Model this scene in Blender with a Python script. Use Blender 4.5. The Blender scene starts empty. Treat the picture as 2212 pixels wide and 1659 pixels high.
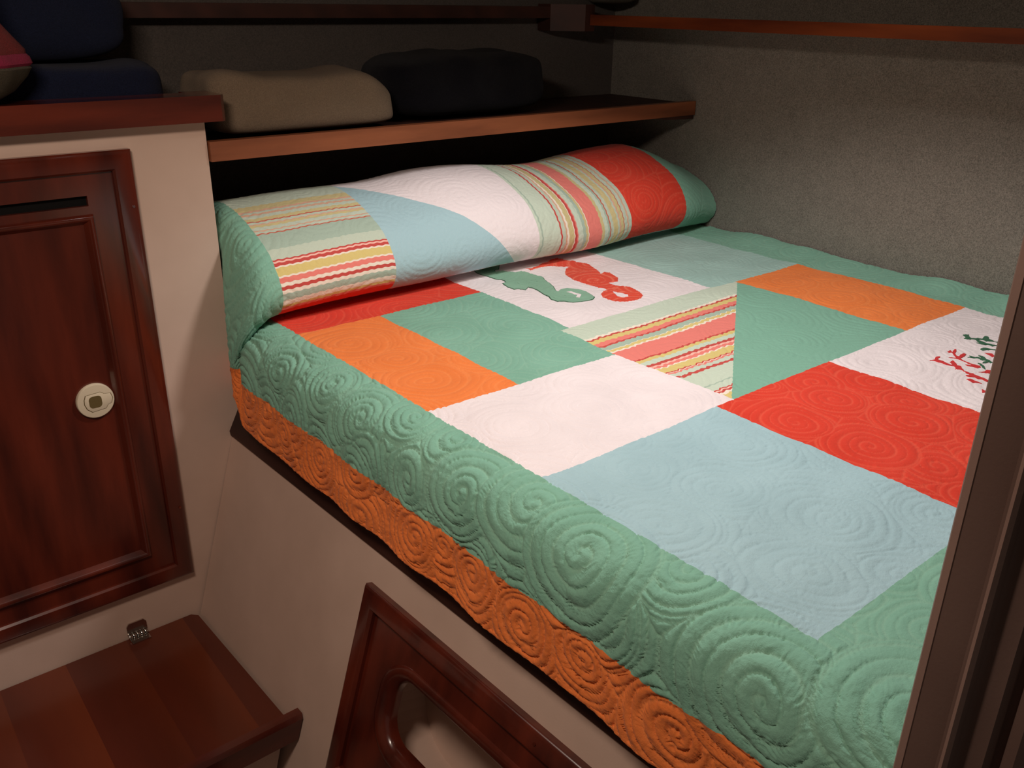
import bpy, bmesh, math, random
import numpy as np
from mathutils import Vector, Matrix, noise as mnoise

# ------------------------------------------------------------------ scene, camera, light
S = 0.76          # metres per layout unit
Z0 = 1.45         # the berth surface is z = 0 in layout units, the cabin floor -1.45
def W3(p): return Vector((p[0]*S, p[1]*S, (p[2]+Z0)*S))
scn = bpy.context.scene
C = scn.collection
scn.view_settings.view_transform = 'Standard'
scn.view_settings.look = 'None'
scn.view_settings.gamma = 1.0
scn.view_settings.use_curve_mapping = False
scn.view_settings.exposure = 0.0

cd = bpy.data.cameras.new('camera'); cam = bpy.data.objects.new('camera', cd); C.objects.link(cam)
cd.sensor_width = 36.0; cd.lens = 1926.36/2212*36.0; cd.clip_start = 0.02
RM = Matrix(((0.77019604, 0.24187342, -0.59016549), (-0.63762877, 0.31388426, -0.70349572), (0.01508674, 0.91813611, 0.39597787)))
M4 = RM.to_4x4(); M4.translation = W3((0, 0, 0.92)); cam.matrix_world = M4
scn.camera = cam

wd = bpy.data.worlds.new('cabin_air'); scn.world = wd; wd.use_nodes = True
wd.node_tree.nodes['Background'].inputs[0].default_value = (1.0, 0.86, 0.74, 1)
wd.node_tree.nodes['Background'].inputs[1].default_value = 0.10

def lamp(name, kind, loc, target, power, col, **kw):
    l = bpy.data.lights.new(name, kind); l.energy = power; l.color = col
    for k, v in kw.items(): setattr(l, k, v)
    o = bpy.data.objects.new(name, l); C.objects.link(o); o.location = W3(loc)
    o.rotation_euler = (W3(target)-W3(loc)).to_track_quat('-Z', 'Y').to_euler()
    return o
# downlight in the deckhead over the berth, and the saloon lamp behind the camera
lamp('berth_downlight', 'SPOT', (1.85, 1.46, 1.42), (1.83, 1.43, 0), 45, (1.0, .93, .885), spot_size=math.radians(121), spot_blend=.42, shadow_soft_size=.10)
lamp('passage_lamp', 'AREA', (.0, 1.02, 1.42), (.75, 1.9, -.5), 11.0, (1.0, .81, .67), shape='RECTANGLE', size=.36, size_y=.12)

# ------------------------------------------------------------------ helpers
def lin(c):
    return tuple(((v/255)/12.92 if v/255 <= .04045 else ((v/255+.055)/1.055)**2.4) for v in c)
def tag(o, label=None, cat=None, group=None, kind=None):
    if label: o['label'] = label
    if cat: o['category'] = cat
    if group: o['group'] = group
    if kind: o['kind'] = kind
    return o
def thing(name, loc, label, cat, group=None):
    o = bpy.data.objects.new(name, None); C.objects.link(o); o.location = W3(loc); o.empty_display_size = .05
    return tag(o, label, cat, group)
def finish(name, me, mats, parent=None, smooth=False):
    for m in (mats if isinstance(mats, (list, tuple)) else [mats]): me.materials.append(m)
    o = bpy.data.objects.new(name, me); C.objects.link(o)
    if parent:
        o.parent = parent
        off = -(parent.location if parent.parent is None else parent.location+parent.parent.location)
        # mesh data are in world space: cancel the parent's own offset
        tot = Vector(parent.location); q = parent.parent
        while q: tot += q.location; q = q.parent
        o.location = -tot
    if smooth: me.polygons.foreach_set('use_smooth', [True]*len(me.polygons))
    return o
def obj(name, bm, mats, parent=None, smooth=False, bevel=0, seg=2):
    if bevel:
        es = [e for e in bm.edges if len(e.link_faces) == 2 and e.calc_face_angle(0) > .6]
        bmesh.ops.bevel(bm, geom=es, offset=bevel, segments=seg, profile=.5, affect='EDGES', clamp_overlap=True)
    for v in bm.verts: v.co = W3(v.co)
    bmesh.ops.recalc_face_normals(bm, faces=bm.faces)
    me = bpy.data.meshes.new(name); bm.to_mesh(me); bm.free()
    o = finish(name, me, mats, parent)
    if bevel or smooth:
        me.polygons.foreach_set('use_smooth', [True]*len(me.polygons))
        try: me.set_sharp_from_angle(angle=math.radians(38))
        except Exception: pass
    return o
ID = lambda p: p
def prism(bm, poly, d0, d1, f):
    """extrude 2-D polygon between depth d0 and d1; f(a, b, d) gives layout coordinates"""
    A = [bm.verts.new(f(a, b, d0)) for a, b in poly]; B = [bm.verts.new(f(a, b, d1)) for a, b in poly]
    n = len(poly)
    bm.faces.new(A); bm.faces.new(list(reversed(B)))
    for i in range(n): bm.faces.new((A[i], B[i], B[(i+1) % n], A[(i+1) % n]))
def box(bm, x0, x1, y0, y1, z0, z1, f=lambda a, b, c: (a, b, c)):
    v = [bm.verts.new(f(x, y, z)) for x in (x0, x1) for y in (y0, y1) for z in (z0, z1)]
    for q in ((0,1,3,2), (4,6,7,5), (0,4,5,1), (2,3,7,6), (0,2,6,4), (1,5,7,3)): bm.faces.new([v[i] for i in q])
def B(*a, **k):
    bm = bmesh.new(); box(bm, *a, **k); return bm
def frame_ring(bm, outer, inner, d0, d1, f):
    """mitred frame between two matching loops (a, b), depth d0 (back) to d1 (front)"""
    n = len(outer)
    L = [[bm.verts.new(f(a, b, d)) for a, b in loop] for loop, d in ((outer, d0), (outer, d1), (inner, d1), (inner, d0))]
    for i in range(n):
        j = (i+1) % n
        for k in range(4):
            m = (k+1) % 4
            bm.faces.new((L[k][i], L[k][j], L[m][j], L[m][i]))
def profile_ring(bm, loops, f, close=False):
    """loops: list of lists of (a, b, d) with equal counts, skinned one to the next"""
    L = [[bm.verts.new(f(*p)) for p in loop] for loop in loops]
    n = len(L[0])
    for k in range(len(L)-1+(1 if close else 0)):
        m = (k+1) % len(L)
        for i in range(n):
            j = (i+1) % n
            bm.faces.new((L[k][i], L[k][j], L[m][j], L[m][i]))
    return L
def rect(a0, a1, b0, b1): return [(a0, b0), (a1, b0), (a1, b1), (a0, b1)]
def rrect(a0, a1, b0, b1, r, n=8):
    out = []
    for cx, cy, st in ((a1-r, b1-r, 0), (a0+r, b1-r, 90), (a0+r, b0+r, 180), (a1-r, b0+r, 270)):
        for i in range(n+1):
            t = math.radians(st+90*i/n); out.append((cx+r*math.cos(t), cy+r*math.sin(t)))
    return out

# ------------------------------------------------------------------ materials
def mat(name, col, rough=.6, spec=.5, coat=0, metal=0):
    m = bpy.data.materials.new(name); m.use_nodes = True
    b = m.node_tree.nodes['Principled BSDF']
    b.inputs['Base Color'].default_value = (*lin(col), 1); b.inputs['Roughness'].default_value = rough
    b.inputs['Specular IOR Level'].default_value = spec; b.inputs['Coat Weight'].default_value = coat
    b.inputs['Coat Roughness'].default_value = .12; b.inputs['Metallic'].default_value = metal
    return m, m.node_tree, b
def N(nt, t, **k):
    n = nt.nodes.new(t)
    for a, v in k.items(): setattr(n, a, v)
    return n
def mapped(nt, scale, uv=False):
    tc = N(nt, 'ShaderNodeTexCoord'); mp = N(nt, 'ShaderNodeMapping'); mp.inputs['Scale'].default_value = scale
    nt.links.new(tc.outputs['UV' if uv else 'Object'], mp.inputs[0]); return mp.outputs[0]
def noise_tex(nt, vec, scale, detail=4, rough=.55):
    n = N(nt, 'ShaderNodeTexNoise'); n.inputs['Scale'].default_value = scale; n.inputs['Detail'].default_value = detail
    n.inputs['Roughness'].default_value = rough; nt.links.new(vec, n.inputs['Vector']); return n.outputs['Fac']
def ramp(nt, fac, stops, interp='LINEAR'):
    r = N(nt, 'ShaderNodeValToRGB'); r.color_ramp.interpolation = interp; e = r.color_ramp.elements
    while len(e) < len(stops): e.new(.5)
    for i, (p, c) in enumerate(stops): e[i].position = p; e[i].color = (*lin(c), 1)
    nt.links.new(fac, r.inputs[0]); return r.outputs[0]
def bump(nt, b, h, strength, dist):
    n = N(nt, 'ShaderNodeBump'); n.inputs['Strength'].default_value = strength; n.inputs['Distance'].default_value = dist
    nt.links.new(h, n.inputs['Height']); nt.links.new(n.outputs[0], b.inputs['Normal']); return n
def math_n(nt, op, a, b=None, c=None, clamp=False):
    n = N(nt, 'ShaderNodeMath', operation=op, use_clamp=clamp)
    for i, v in enumerate((a, b, c)):
        if v is None: continue
        if isinstance(v, (int, float)): n.inputs[i].default_value = v
        else: nt.links.new(v, n.inputs[i])
    return n.outputs[0]
def mixc(nt, fac, a, b):
    n = N(nt, 'ShaderNodeMix', data_type='RGBA')
    if isinstance(fac, (int, float)): n.inputs[0].default_value = fac
    else: nt.links.new(fac, n.inputs[0])
    for i, v in ((6, a), (7, b)):
        if isinstance(v, tuple): n.inputs[i].default_value = (*lin(v), 1)
        else: nt.links.new(v, n.inputs[i])
    return n.outputs[2]

def wood(name, dark, light, grain=(1, 1, 12), rough=.3, coat=.35, planks=None):
    m, nt, b = mat(name, light, rough, .45, coat)
    v = mapped(nt, grain)
    f1 = noise_tex(nt, v, 5, 6, .6)
    w = N(nt, 'ShaderNodeTexWave', wave_type='BANDS', bands_direction='DIAGONAL'); w.inputs['Scale'].default_value = 1.6
    w.inputs['Distortion'].default_value = 5; w.inputs['Detail'].default_value = 3; nt.links.new(v, w.inputs['Vector'])
    f = math_n(nt, 'MULTIPLY_ADD', w.outputs['Fac'], .18, math_n(nt, 'MULTIPLY', f1, .82))
    c = ramp(nt, f, [(.28, dark), (.72, light)])
    if planks:
        tc = N(nt, 'ShaderNodeTexCoord'); sx = N(nt, 'ShaderNodeSeparateXYZ'); nt.links.new(tc.outputs['Object'], sx.inputs[0])
        # board number across the step: x drifting slightly with y
        q = math_n(nt, 'MULTIPLY_ADD', sx.outputs[1], planks[2], sx.outputs[0])
        q = math_n(nt, 'DIVIDE', math_n(nt, 'SUBTRACT', q, planks[0]), planks[1])
        k = math_n(nt, 'FLOOR', q)
        wn = N(nt, 'ShaderNodeTexWhiteNoise', noise_dimensions='1D'); nt.links.new(k, wn.inputs['W'])
        fr = math_n(nt, 'FRACT', q)
        g = math_n(nt, 'MULTIPLY_ADD', wn.outputs[0], .35, math_n(nt, 'MULTIPLY', fr, .65))
        c2 = ramp(nt, g, [(.05, (72, 26, 15)), (.45, (90, 36, 18)), (.95, (112, 50, 20))])
        c = mixc(nt, .62, c, c2)
    nt.links.new(c, b.inputs['Base Color'])
    bump(nt, b, f1, .04, .002)
    return m
M_mah = wood('mahogany_varnish', (58, 18, 12), (106, 40, 24), (3, 3, .45), .28, .6)
M_mahx = wood('mahogany_rail', (66, 22, 14), (112, 44, 27), (.45, 3, 3), .22, .7)
M_mahy = wood('mahogany_lengthwise', (92, 36, 20), (148, 66, 34), (3, .45, 3))
M_shelf = wood('shelf_edge_wood', (110, 60, 36), (154, 90, 57), (.5, 4, 4), .42, .15)
M_trimr = wood('ledge_wood', (84, 36, 18), (136, 66, 32), (4, .5, 4), .28, .4)
M_step = wood('step_boards', (74, 27, 16), (108, 42, 22), (3, .5, 3), .34, .3, planks=(.093, .142, -.02))
M_dark = wood('dark_rail_wood', (44, 22, 16), (66, 34, 25), (3, .5, 3), .6, 0)

def vinyl(name, col):
    m, nt, b = mat(name, col, .62, .35)
    v = mapped(nt, (1, 1, 1)); f = noise_tex(nt, v, 260, 3); g = noise_tex(nt, v, 5, 3)
    c = ramp(nt, g, [(.3, tuple(x-6 for x in col)), (.7, tuple(min(255, x+5) for x in col))])
    nt.links.new(c, b.inputs['Base Color']); bump(nt, b, f, .12, .0012)
    return m
M_cream = vinyl('cream_vinyl_lining', (206, 179, 163))
M_jamb = vinyl('brown_jamb_paint', (100, 78, 70)); M_jamb2 = vinyl('jamb_lip_highlight', (136, 110, 100))  # lip tone is lighter than the jamb: edge highlights painted into the colour
def carpet(name, a, b_, sc=330):
    m, nt, b = mat(name, a, .95, .1)
    v = mapped(nt, (1, 1, 1)); f = noise_tex(nt, v, sc, 4, .75); g = noise_tex(nt, v, 14, 3)
    ff = math_n(nt, 'MULTIPLY_ADD', g, .10, math_n(nt, 'MULTIPLY', f, .90))
    nt.links.new(ramp(nt, ff, [(.36, b_), (.62, a)]), b.inputs['Base Color'])
    b.inputs['Sheen Weight'].default_value = .25; b.inputs['Sheen Roughness'].default_value = .6
    bump(nt, b, f, .65, .003)
    return m
M_carpet = carpet('grey_hull_carpet', (142, 137, 127), (88, 85, 78))
M_head = carpet('dark_headboard_lining', (92, 84, 78), (66, 61, 57))
M_ceil = vinyl('deckhead_vinyl', (150, 140, 128))
def towel_mat(name, a, b_):
    m, nt, b = mat(name, a, .95, .1)
    v = mapped(nt, (1, 1, 1)); f = noise_tex(nt, v, 420, 3, .7)
    nt.links.new(ramp(nt, f, [(.3, b_), (.7, a)]), b.inputs['Base Color'])
    b.inputs['Sheen Weight'].default_value = .05; bump(nt, b, f, .8, .003)
    return m
M_tow_b = towel_mat('beige_terry', (134, 116, 96), (106, 92, 77))
M_tow_n = towel_mat('navy_black_terry', (17, 17, 24), (9, 9, 14))
M_tow_d = towel_mat('dark_blue_terry', (30, 36, 60), (20, 24, 42))
M_blue = towel_mat('blue_fleece', (30, 36, 58), (20, 25, 42))
M_pink = towel_mat('dusky_red_cloth', (122, 46, 46), (90, 32, 32))
M_hot = towel_mat('pink_cloth', (150, 40, 72), (118, 30, 56))
M_olive = towel_mat('olive_grey_cloth', (84, 76, 62), (58, 54, 44))
M_coral_c = towel_mat('coral_cloth', (150, 68, 56), (112, 50, 42))
M_grey = towel_mat('grey_cloth', (128, 122, 112), (96, 90, 82))
M_plast, _, _ = mat('ivory_plastic', (218, 204, 178), .35, .5)
M_plast_d, _, _ = mat('olive_button', (104, 88, 54), .4, .5)
M_black, _, _ = mat('slot_black', (10, 8, 8), .8, .2)
M_steel, _, _ = mat('polished_steel', (196, 190, 184), .12, .5, 0, 1)

# ---- quilt fabrics.  UV holds quilt coordinates (U across, V along, in layout units)
def fabric(name, col, thread=None, tw=.0, base=None):
    m, nt, b = mat(name, col, .88, .15)
    tc = N(nt, 'ShaderNodeTexCoord')
    o = tc.outputs['Object']
    f = noise_tex(nt, o, 700, 2, .6); g = noise_tex(nt, o, 9, 3)
    c0 = base(nt) if base else None
    if c0 is None:
        c0 = ramp(nt, g, [(.3, tuple(max(0, x-5) for x in col)), (.7, tuple(min(255, x+4) for x in col))])
    if thread:
        at = N(nt, 'ShaderNodeAttribute', attribute_name='stitch')
        c0 = mixc(nt, math_n(nt, 'MULTIPLY', at.outputs['Fac'], tw), c0, thread)
    nt.links.new(c0, b.inputs['Base Color'])
    b.inputs['Sheen Weight'].default_value = .08
    pk = noise_tex(nt, o, 120, 3, .55)
    h = math_n(nt, 'MULTIPLY_ADD', f, .25, pk)
    bump(nt, b, h, .55, .0026)
    return m
GREEN, ORANGE, RED, WHITE, BLUE, AQUA = (128, 178, 157), (238, 130, 66), (218, 64, 46), (236, 226, 228), (166, 198, 206), (162, 196, 188)
MINT, CREAM, CORAL, MUST, SRED, GMINT, PINKC = (198, 212, 194), (236, 226, 210), (230, 130, 120), (216, 196, 126), (196, 80, 74), (168, 188, 172), (240, 190, 176)
def stripes_base(stops, lo, hi, axis, cut=None, wob=.007, freq=34):
    def f(nt):
        tc = N(nt, 'ShaderNodeTexCoord'); sp = N(nt, 'ShaderNodeSeparateXYZ'); nt.links.new(tc.outputs['UV'], sp.inputs[0])
        U, V = sp.outputs[0], sp.outputs[1]
        main, cross = (V, U) if axis == 'V' else (U, V)
        cmb = N(nt, 'ShaderNodeCombineXYZ'); nt.links.new(cross, cmb.inputs[0])
        nt.links.new(math_n(nt, 'MULTIPLY', main, .35), cmb.inputs[1])
        nz = N(nt, 'ShaderNodeTexNoise'); nz.inputs['Scale'].default_value = freq; nz.inputs['Detail'].default_value = 3
        nt.links.new(cmb.outputs[0], nz.inputs['Vector'])
        wv = math_n(nt, 'MULTIPLY', math_n(nt, 'SINE', math_n(nt, 'MULTIPLY', cross, 240)), wob*.28)
        q = math_n(nt, 'ADD', main, math_n(nt, 'ADD', wv, math_n(nt, 'MULTIPLY', math_n(nt, 'SUBTRACT', nz.outputs['Fac'], .5), wob*2)))
        q = math_n(nt, 'DIVIDE', math_n(nt, 'SUBTRACT', q, lo), hi-lo)
        st = [((p-lo)/(hi-lo), c) for p, c in stops]
        c = ramp(nt, q, st, 'CONSTANT')
        if cut:
            a, b_, col = cut      # side of the line a->b gets the other fabric
            d = math_n(nt, 'SUBTRACT', math_n(nt, 'MULTIPLY', math_n(nt, 'SUBTRACT', U, a[0]), b_[1]-a[1]),
                       math_n(nt, 'MULTIPLY', math_n(nt, 'SUBTRACT', V, a[1]), b_[0]-a[0]))
            sc = math_n(nt, 'MULTIPLY', math_n(nt, 'SINE', math_n(nt, 'MULTIPLY', math_n(nt, 'ADD', U, V), 160)), .0007)
            c = mixc(nt, math_n(nt, 'GREATER_THAN', math_n(nt, 'ADD', d, sc), 0), c, col)
        return c
    return f
ST_BED = [(1.21, MUST), (1.245, CREAM), (1.255, SRED), (1.262, PINKC), (1.268, SRED), (1.274, MINT), (1.30, GMINT), (1.306, MINT), (1.384, SRED),
          (1.396, MINT), (1.418, CORAL), (1.426, CREAM), (1.431, SRED), (1.436, MUST), (1.468, CREAM), (1.474, CORAL), (1.486, PINKC), (1.494, SRED),
          (1.507, MINT), (1.53, MUST), (1.545, SRED), (1.553, CORAL), (1.634, CREAM), (1.642, MUST), (1.655, CREAM), (1.66, GMINT), (1.682, SRED),
          (1.692, CORAL), (1.712, MUST), (1.735, SRED), (1.742, CREAM), (1.752, MINT)]
SM, SC, SMU, SR, SG = (192, 204, 186), (214, 170, 144), (204, 190, 140), (196, 104, 84), (178, 188, 168)
ST_R1 = [(2.30, RED), (2.655, CORAL), (2.665, MUST), (2.675, CREAM), (2.69, GMINT), (2.712, CREAM), (2.722, SRED), (2.735, CREAM), (2.744, CORAL), (2.760, CREAM),
         (2.768, MUST), (2.797, CREAM), (2.803, SRED), (2.810, PINKC), (2.818, SRED), (2.825, SM), (2.858, GMINT),
         (2.93, SR), (2.935, SM), (2.95, SC), (2.956, SM), (2.97, SMU), (2.98, SC), (2.986, SM), (3.0, SR), (3.004, SMU), (3.02, SM), (3.035, SC), (3.045, SM), (3.06, SC), (3.07, SMU), (3.10, SM)]
ST_R3 = [(2.11, MINT), (2.12, GMINT), (2.128, MINT), (2.215, SRED), (2.222, SM), (2.24, SC), (2.247, CREAM), (2.256, SMU), (2.282, CREAM),
         (2.286, SRED), (2.296, CORAL), (2.303, MINT), (2.33, GMINT), (2.344, SMU), (2.356, CREAM), (2.36, CORAL), (2.43, SMU), (2.445, MINT),
         (2.465, GMINT), (2.475, SR), (2.481, SM), (2.495, SMU), (2.52, SM), (2.53, SC), (2.537, SMU), (2.553, SR), (2.557, SM), (2.575, SC), (2.581, SM)]
QM = {
 'green': fabric('quilt_green_cotton', GREEN, (160, 196, 172), .25), 'orange': fabric('quilt_orange_cotton', ORANGE, (250, 160, 96), .3),
 'red': fabric('quilt_red_cotton', RED, (244, 118, 90), .32), 'white': fabric('quilt_white_cotton', WHITE),
 'blue': fabric('quilt_light_blue_cotton', BLUE), 'aqua': fabric('quilt_aqua_cotton', AQUA),
 'bedstripe': fabric('quilt_wavy_stripe_cotton', MINT, base=stripes_base(ST_BED, 1.21, 1.90, 'V', ((1.735, 1.21), (2.615, 1.862), GREEN))),
 'rollstripe': fabric('quilt_crosswise_stripe_cotton', MINT, base=stripes_base(ST_R1, 2.30, 3.70, 'V', wob=.0045, freq=9)),
 'rollstripe2': fabric('quilt_lengthwise_stripe_cotton', MINT, base=stripes_base(ST_R3, 2.11, 2.60, 'U', wob=.004, freq=14)),
 'rolldiag': fabric('quilt_diagonal_patch_cotton', BLUE, base=stripes_base([(1.0, BLUE), (5.0, BLUE)], 0, 6, 'V', ((2.03, 2.62), (1.58, 3.10), WHITE))),
}
QKEYS = list(QM)
M_gapp = fabric('applique_green', (134, 176, 152)); M_gedge = fabric('applique_green_edging', (62, 100, 78)); M_rapp = fabric('applique_coral_red', (222, 78, 58), (252, 160, 130), .45)
M_gdark = fabric('applique_dark_green', (58, 104, 78)); M_rdark = fabric('applique_dark_red', (204, 56, 58)); M_white = QM['white']

# ================================================================== SETTING
def struct(name, bm, m, **k): return tag(obj(name, bm, m, None, **k), kind='structure')
XW = 3.20         # hull side
YH = 3.12         # bulkhead at the head of the berth
struct('floor', B(-1.6, XW+.1, -.9, YH+.1, -1.50, -1.45), M_dark)
struct('ceiling', B(-1.6, XW+.1, -.9, YH+.1, 1.56, 1.62), M_ceil)
struct('wall_right', B(XW, XW+.08, .22, YH+.08, -1.45, 1.56), M_carpet)
struct('wall_back', B(-1.6, XW, YH, YH+.08, -1.45, 1.56), M_head)
struct('wall_left', B(-1.68, -1.6, -.9, YH+.08, -1.45, 1.56), M_cream)
# bulkhead at the foot of the berth, ending in the door jamb beside the camera
struct('wall_front', B(.94, XW, .235, .30, -1.45, 1.56), M_jamb)
prof = [(.955, .312), (.868, .314), (.858, .309), (.854, .300), (.856, .268), (.849, .264), (.8475, .2585), (.852, .254), (.861, .252), (.865, .247),
        (.866, .226), (.872, .2215), (.880, .2215), (.881, .214), (.874, .210), (.872, .200), (.880, .190), (.955, .188)]
bm = bmesh.new(); prism(bm, prof, -1.45, 1.555, lambda a, b, d: (a, b, d))
struct('trim_1', bm, M_jamb, bevel=.0012)
bm = bmesh.new(); prism(bm, [(.8545, .2625), (.8482, .2622), (.8468, .2585), (.8510, .2545), (.856, .2545)], -1.45, 1.555, lambda a, b, d: (a, b, d))
struct('trim_2', bm, M_jamb2, bevel=.0008)  # bead in the lighter tone, a painted highlight line
bm = bmesh.new(); prism(bm, [(.868, .3155), (.8570, .3105), (.8530, .3015), (.8545, .3005), (.860, .3085), (.870, .313)], -1.45, 1.555, lambda a, b, d: (a, b, d))
struct('trim_3', bm, M_jamb2)  # thin strip added along the jamb edge to carry its painted highlight

# ================================================================== LOCKER CABINET (left)
YF = 2.61
cab = thing('locker_cabinet', (.4, YF+.2, -1.45), 'cream lined built-in cabinet with a mahogany door and top rail, left of the bed', 'cabinet')
bm = bmesh.new(); box(bm, -.45, 1.016, YF, YH-.01, -1.45, .585)
obj('cabinet_body', bm, M_cream, cab, bevel=.012, seg=3)
# raised mahogany rail round the cabinet top
bm = bmesh.new(); prism(bm, [(-.45, 2.555), (1.05, 2.555), (1.062, 2.567), (1.062, 2.70), (.985, 2.70), (.985, 2.665), (-.45, 2.665)], .588, .660, lambda a, b, d: (a, b, d))
tag(obj('top_rail', bm, M_mahx, cab, bevel=.010, seg=3), 'polished red-brown mahogany edge rail')
# door: outer frame, sunk field with slot, bevelled centre panel
dr = bpy.data.objects.new('door', None); C.objects.link(dr); dr.parent = cab; dr.location = W3((.43, YF, -.16)) - cab.location
def df(a, b, d): return (a, YF-d, b)          # a = x, b = z, d = how far it stands proud
X0, X1, ZB, ZT = .06, .792, -.862, .528
bm = bmesh.new()
o_, i_ = rect(X0, X1, ZB, ZT), rect(X0+.056, X1-.056, ZB+.058, ZT-.054)
def ins(r, k): return [(r[0][0]+k, r[0][1]+k), (r[1][0]-k, r[1][1]+k), (r[2][0]-k, r[2][1]-k), (r[3][0]+k, r[3][1]-k)]
profile_ring(bm, [[(*p, -.001) for p in o_], [(*p, .020) for p in o_], [(*p, .026) for p in ins(o_, .005)], [(*p, .030) for p in ins(o_, .014)],
                  [(*p, .030) for p in ins(i_, -.006)], [(*p, .024) for p in i_], [(*p, -.001) for p in i_]], df, close=True)
obj('door_frame', bm, M_mah, dr, smooth=True)
SX, SB, SZ0, SZ1 = .662, X0+.10, .386, .414   # slot
PX0, PX1, PZ0, PZ1 = X0+.075+.06, .668, -.742, .362
bm = bmesh.new()    # the sunk field board with the slot cut through and the centre opening
def board_cells(bm, xs, zs, holes, d):
    for i in range(len(xs)-1):
        for j in range(len(zs)-1):
            cx, cz = (xs[i]+xs[i+1])/2, (zs[j]+zs[j+1])/2
            if any(h[0] < cx < h[1] and h[2] < cz < h[3] for h in holes): continue
            bm.faces.new([bm.verts.new(df(x, z, d)) for x, z in ((xs[i], zs[j]), (xs[i+1], zs[j]), (xs[i+1], zs[j+1]), (xs[i], zs[j+1]))])
holes = [(SB, SX, SZ0, SZ1), (PX0, PX1, PZ0, PZ1)]
board_cells(bm, sorted({i_[0][0], SB, PX0, SX, PX1, i_[1][0]}), sorted({i_[0][1], PZ0, PZ1, SZ0, SZ1, i_[2][1]}), holes, .016)
bmesh.ops.remove_doubles(bm, verts=bm.verts, dist=1e-5)
ed = [e for e in bm.edges if len(e.link_faces) == 1]
r = bmesh.ops.extrude_edge_only(bm, edges=ed); vs = [v for v in r['geom'] if isinstance(v, bmesh.types.BMVert)]
for v in vs: v.co.y += .015
obj('door_field', bm, M_mah, dr)
bm = bmesh.new(); box(bm, SB-.02, SX+.02, YF-.0006, YF+.003, SZ0-.02, SZ1+.02)
obj('slot_backing', bm, M_black, dr)
bm = bmesh.new()   # centre panel: rolled lip, sloped moulding, flat middle
p_ = rect(PX0, PX1, PZ0, PZ1)
L = profile_ring(bm, [[(*p, .000) for p in p_], [(*p, .020) for p in ins(p_, -.001)], [(*p, .0255) for p in ins(p_, .001)], [(*p, .0285) for p in ins(p_, .004)], [(*p, .0290) for p in ins(p_, .008)], [(*p, .0275) for p in ins(p_, .012)], [(*p, .0225) for p in ins(p_, .016)],
                  [(*p, .009) for p in ins(p_, .026)], [(*p, .007) for p in ins(p_, .040)]], df)
bm.faces.new(L[-1])
obj('door_panel', bm, M_mah, dr, smooth=True)
# round push-button latch
LX, LZ, LR = .589, -.176, .0525
def disc_loop(r, n=40, sx=1.0, sz=1.0): return [(LX+r*sx*math.cos(2*math.pi*i/n), LZ+r*sz*math.sin(2*math.pi*i/n)) for i in range(n)]
bm = bmesh.new()
L = profile_ring(bm, [[(*p, .006) for p in disc_loop(LR)], [(*p, .0165) for p in disc_loop(LR)], [(*p, .0190) for p in disc_loop(LR*.965)], [(*p, .0195) for p in disc_loop(LR*.92)]], df)
bm.faces.new(L[-1])
la = tag(obj('latch', bm, M_plast, dr, smooth=True), 'round ivory plastic push latch')
key = [(-.34, -.25), (-.38, 0), (-.34, .25), (-.26, .45), (.30, .45), (.52, .30), (.80, .26), (.92, .10), (.92, -.18), (.80, -.30), (.62, -.30), (.48, -.52), (-.06, -.58), (-.20, -.48)]
key = [(-.60, -.05), (-.58, .20), (-.48, .44), (.28, .48), (.48, .34), (.80, .30), (.88, .0), (.78, -.28), (.60, -.32), (.46, -.52), (-.26, -.58), (-.50, -.36)]
bm = bmesh.new()
kp = [(LX+a*LR, LZ+b*LR) for a, b in key]; cxk = sum(p[0] for p in kp)/len(kp); czk = sum(p[1] for p in kp)/len(kp)
sh = lambda k: [(cxk+(a-cxk)*k, czk+(b-czk)*k) for a, b in kp]
L = profile_ring(bm, [[(*p, .0190) for p in sh(1)], [(*p, .0208) for p in sh(1)], [(*p, .0213) for p in sh(.96)]], df); bm.faces.new(L[-1])
obj('latch_plate', bm, M_plast, la, smooth=True)
bm = bmesh.new()
bt = rrect(LX-.37*LR, LX+.30*LR, LZ-.36*LR, LZ+.33*LR, .2*LR, 4)
L = profile_ring(bm, [[(*p, .0212) for p in bt], [(*p, .0220) for p in bt]], df); bm.faces.new(L[-1])
tag(obj('latch_button', bm, M_plast_d, la), 'olive brown push button')
# the plate's dark groove outline
bm = bmesh.new(); L = profile_ring(bm, [[(*p, .0198) for p in sh(1.05)], [(*p, .0200) for p in sh(.99)]], df)
obj('latch_groove', bm, M_plast_d, la)
for sz in (.373, -.60):
    bm = bmesh.new(); bmesh.ops.create_cone(bm, cap_ends=True, segments=16, radius1=.0042, radius2=.0036, depth=.003, matrix=Matrix.Translation((.776, YF-.031, sz)) @ Matrix.Rotation(math.pi/2, 4, 'X'))
    obj('screw', bm, M_mahx, dr)

# ================================================================== BERTH BASE with raked front
A0 = Vector((.985, 2.62, -.42)); E1 = Vector((.01891526, -.99980648, .00540436)); E2 = Vector((-.28994871, -.0106584, -.95698283)); NN = E1.cross(E2)
if NN.x > 0: NN = -NN
def pf(s, t, d): return A0+E1*s+E2*t+NN*d      # d = proud of the panel, towards the cabin
base = thing('berth_base', (1.9, 1.45, -1.45), 'cream panelled berth base with a raked front under the patchwork quilt', 'berth base')
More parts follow.
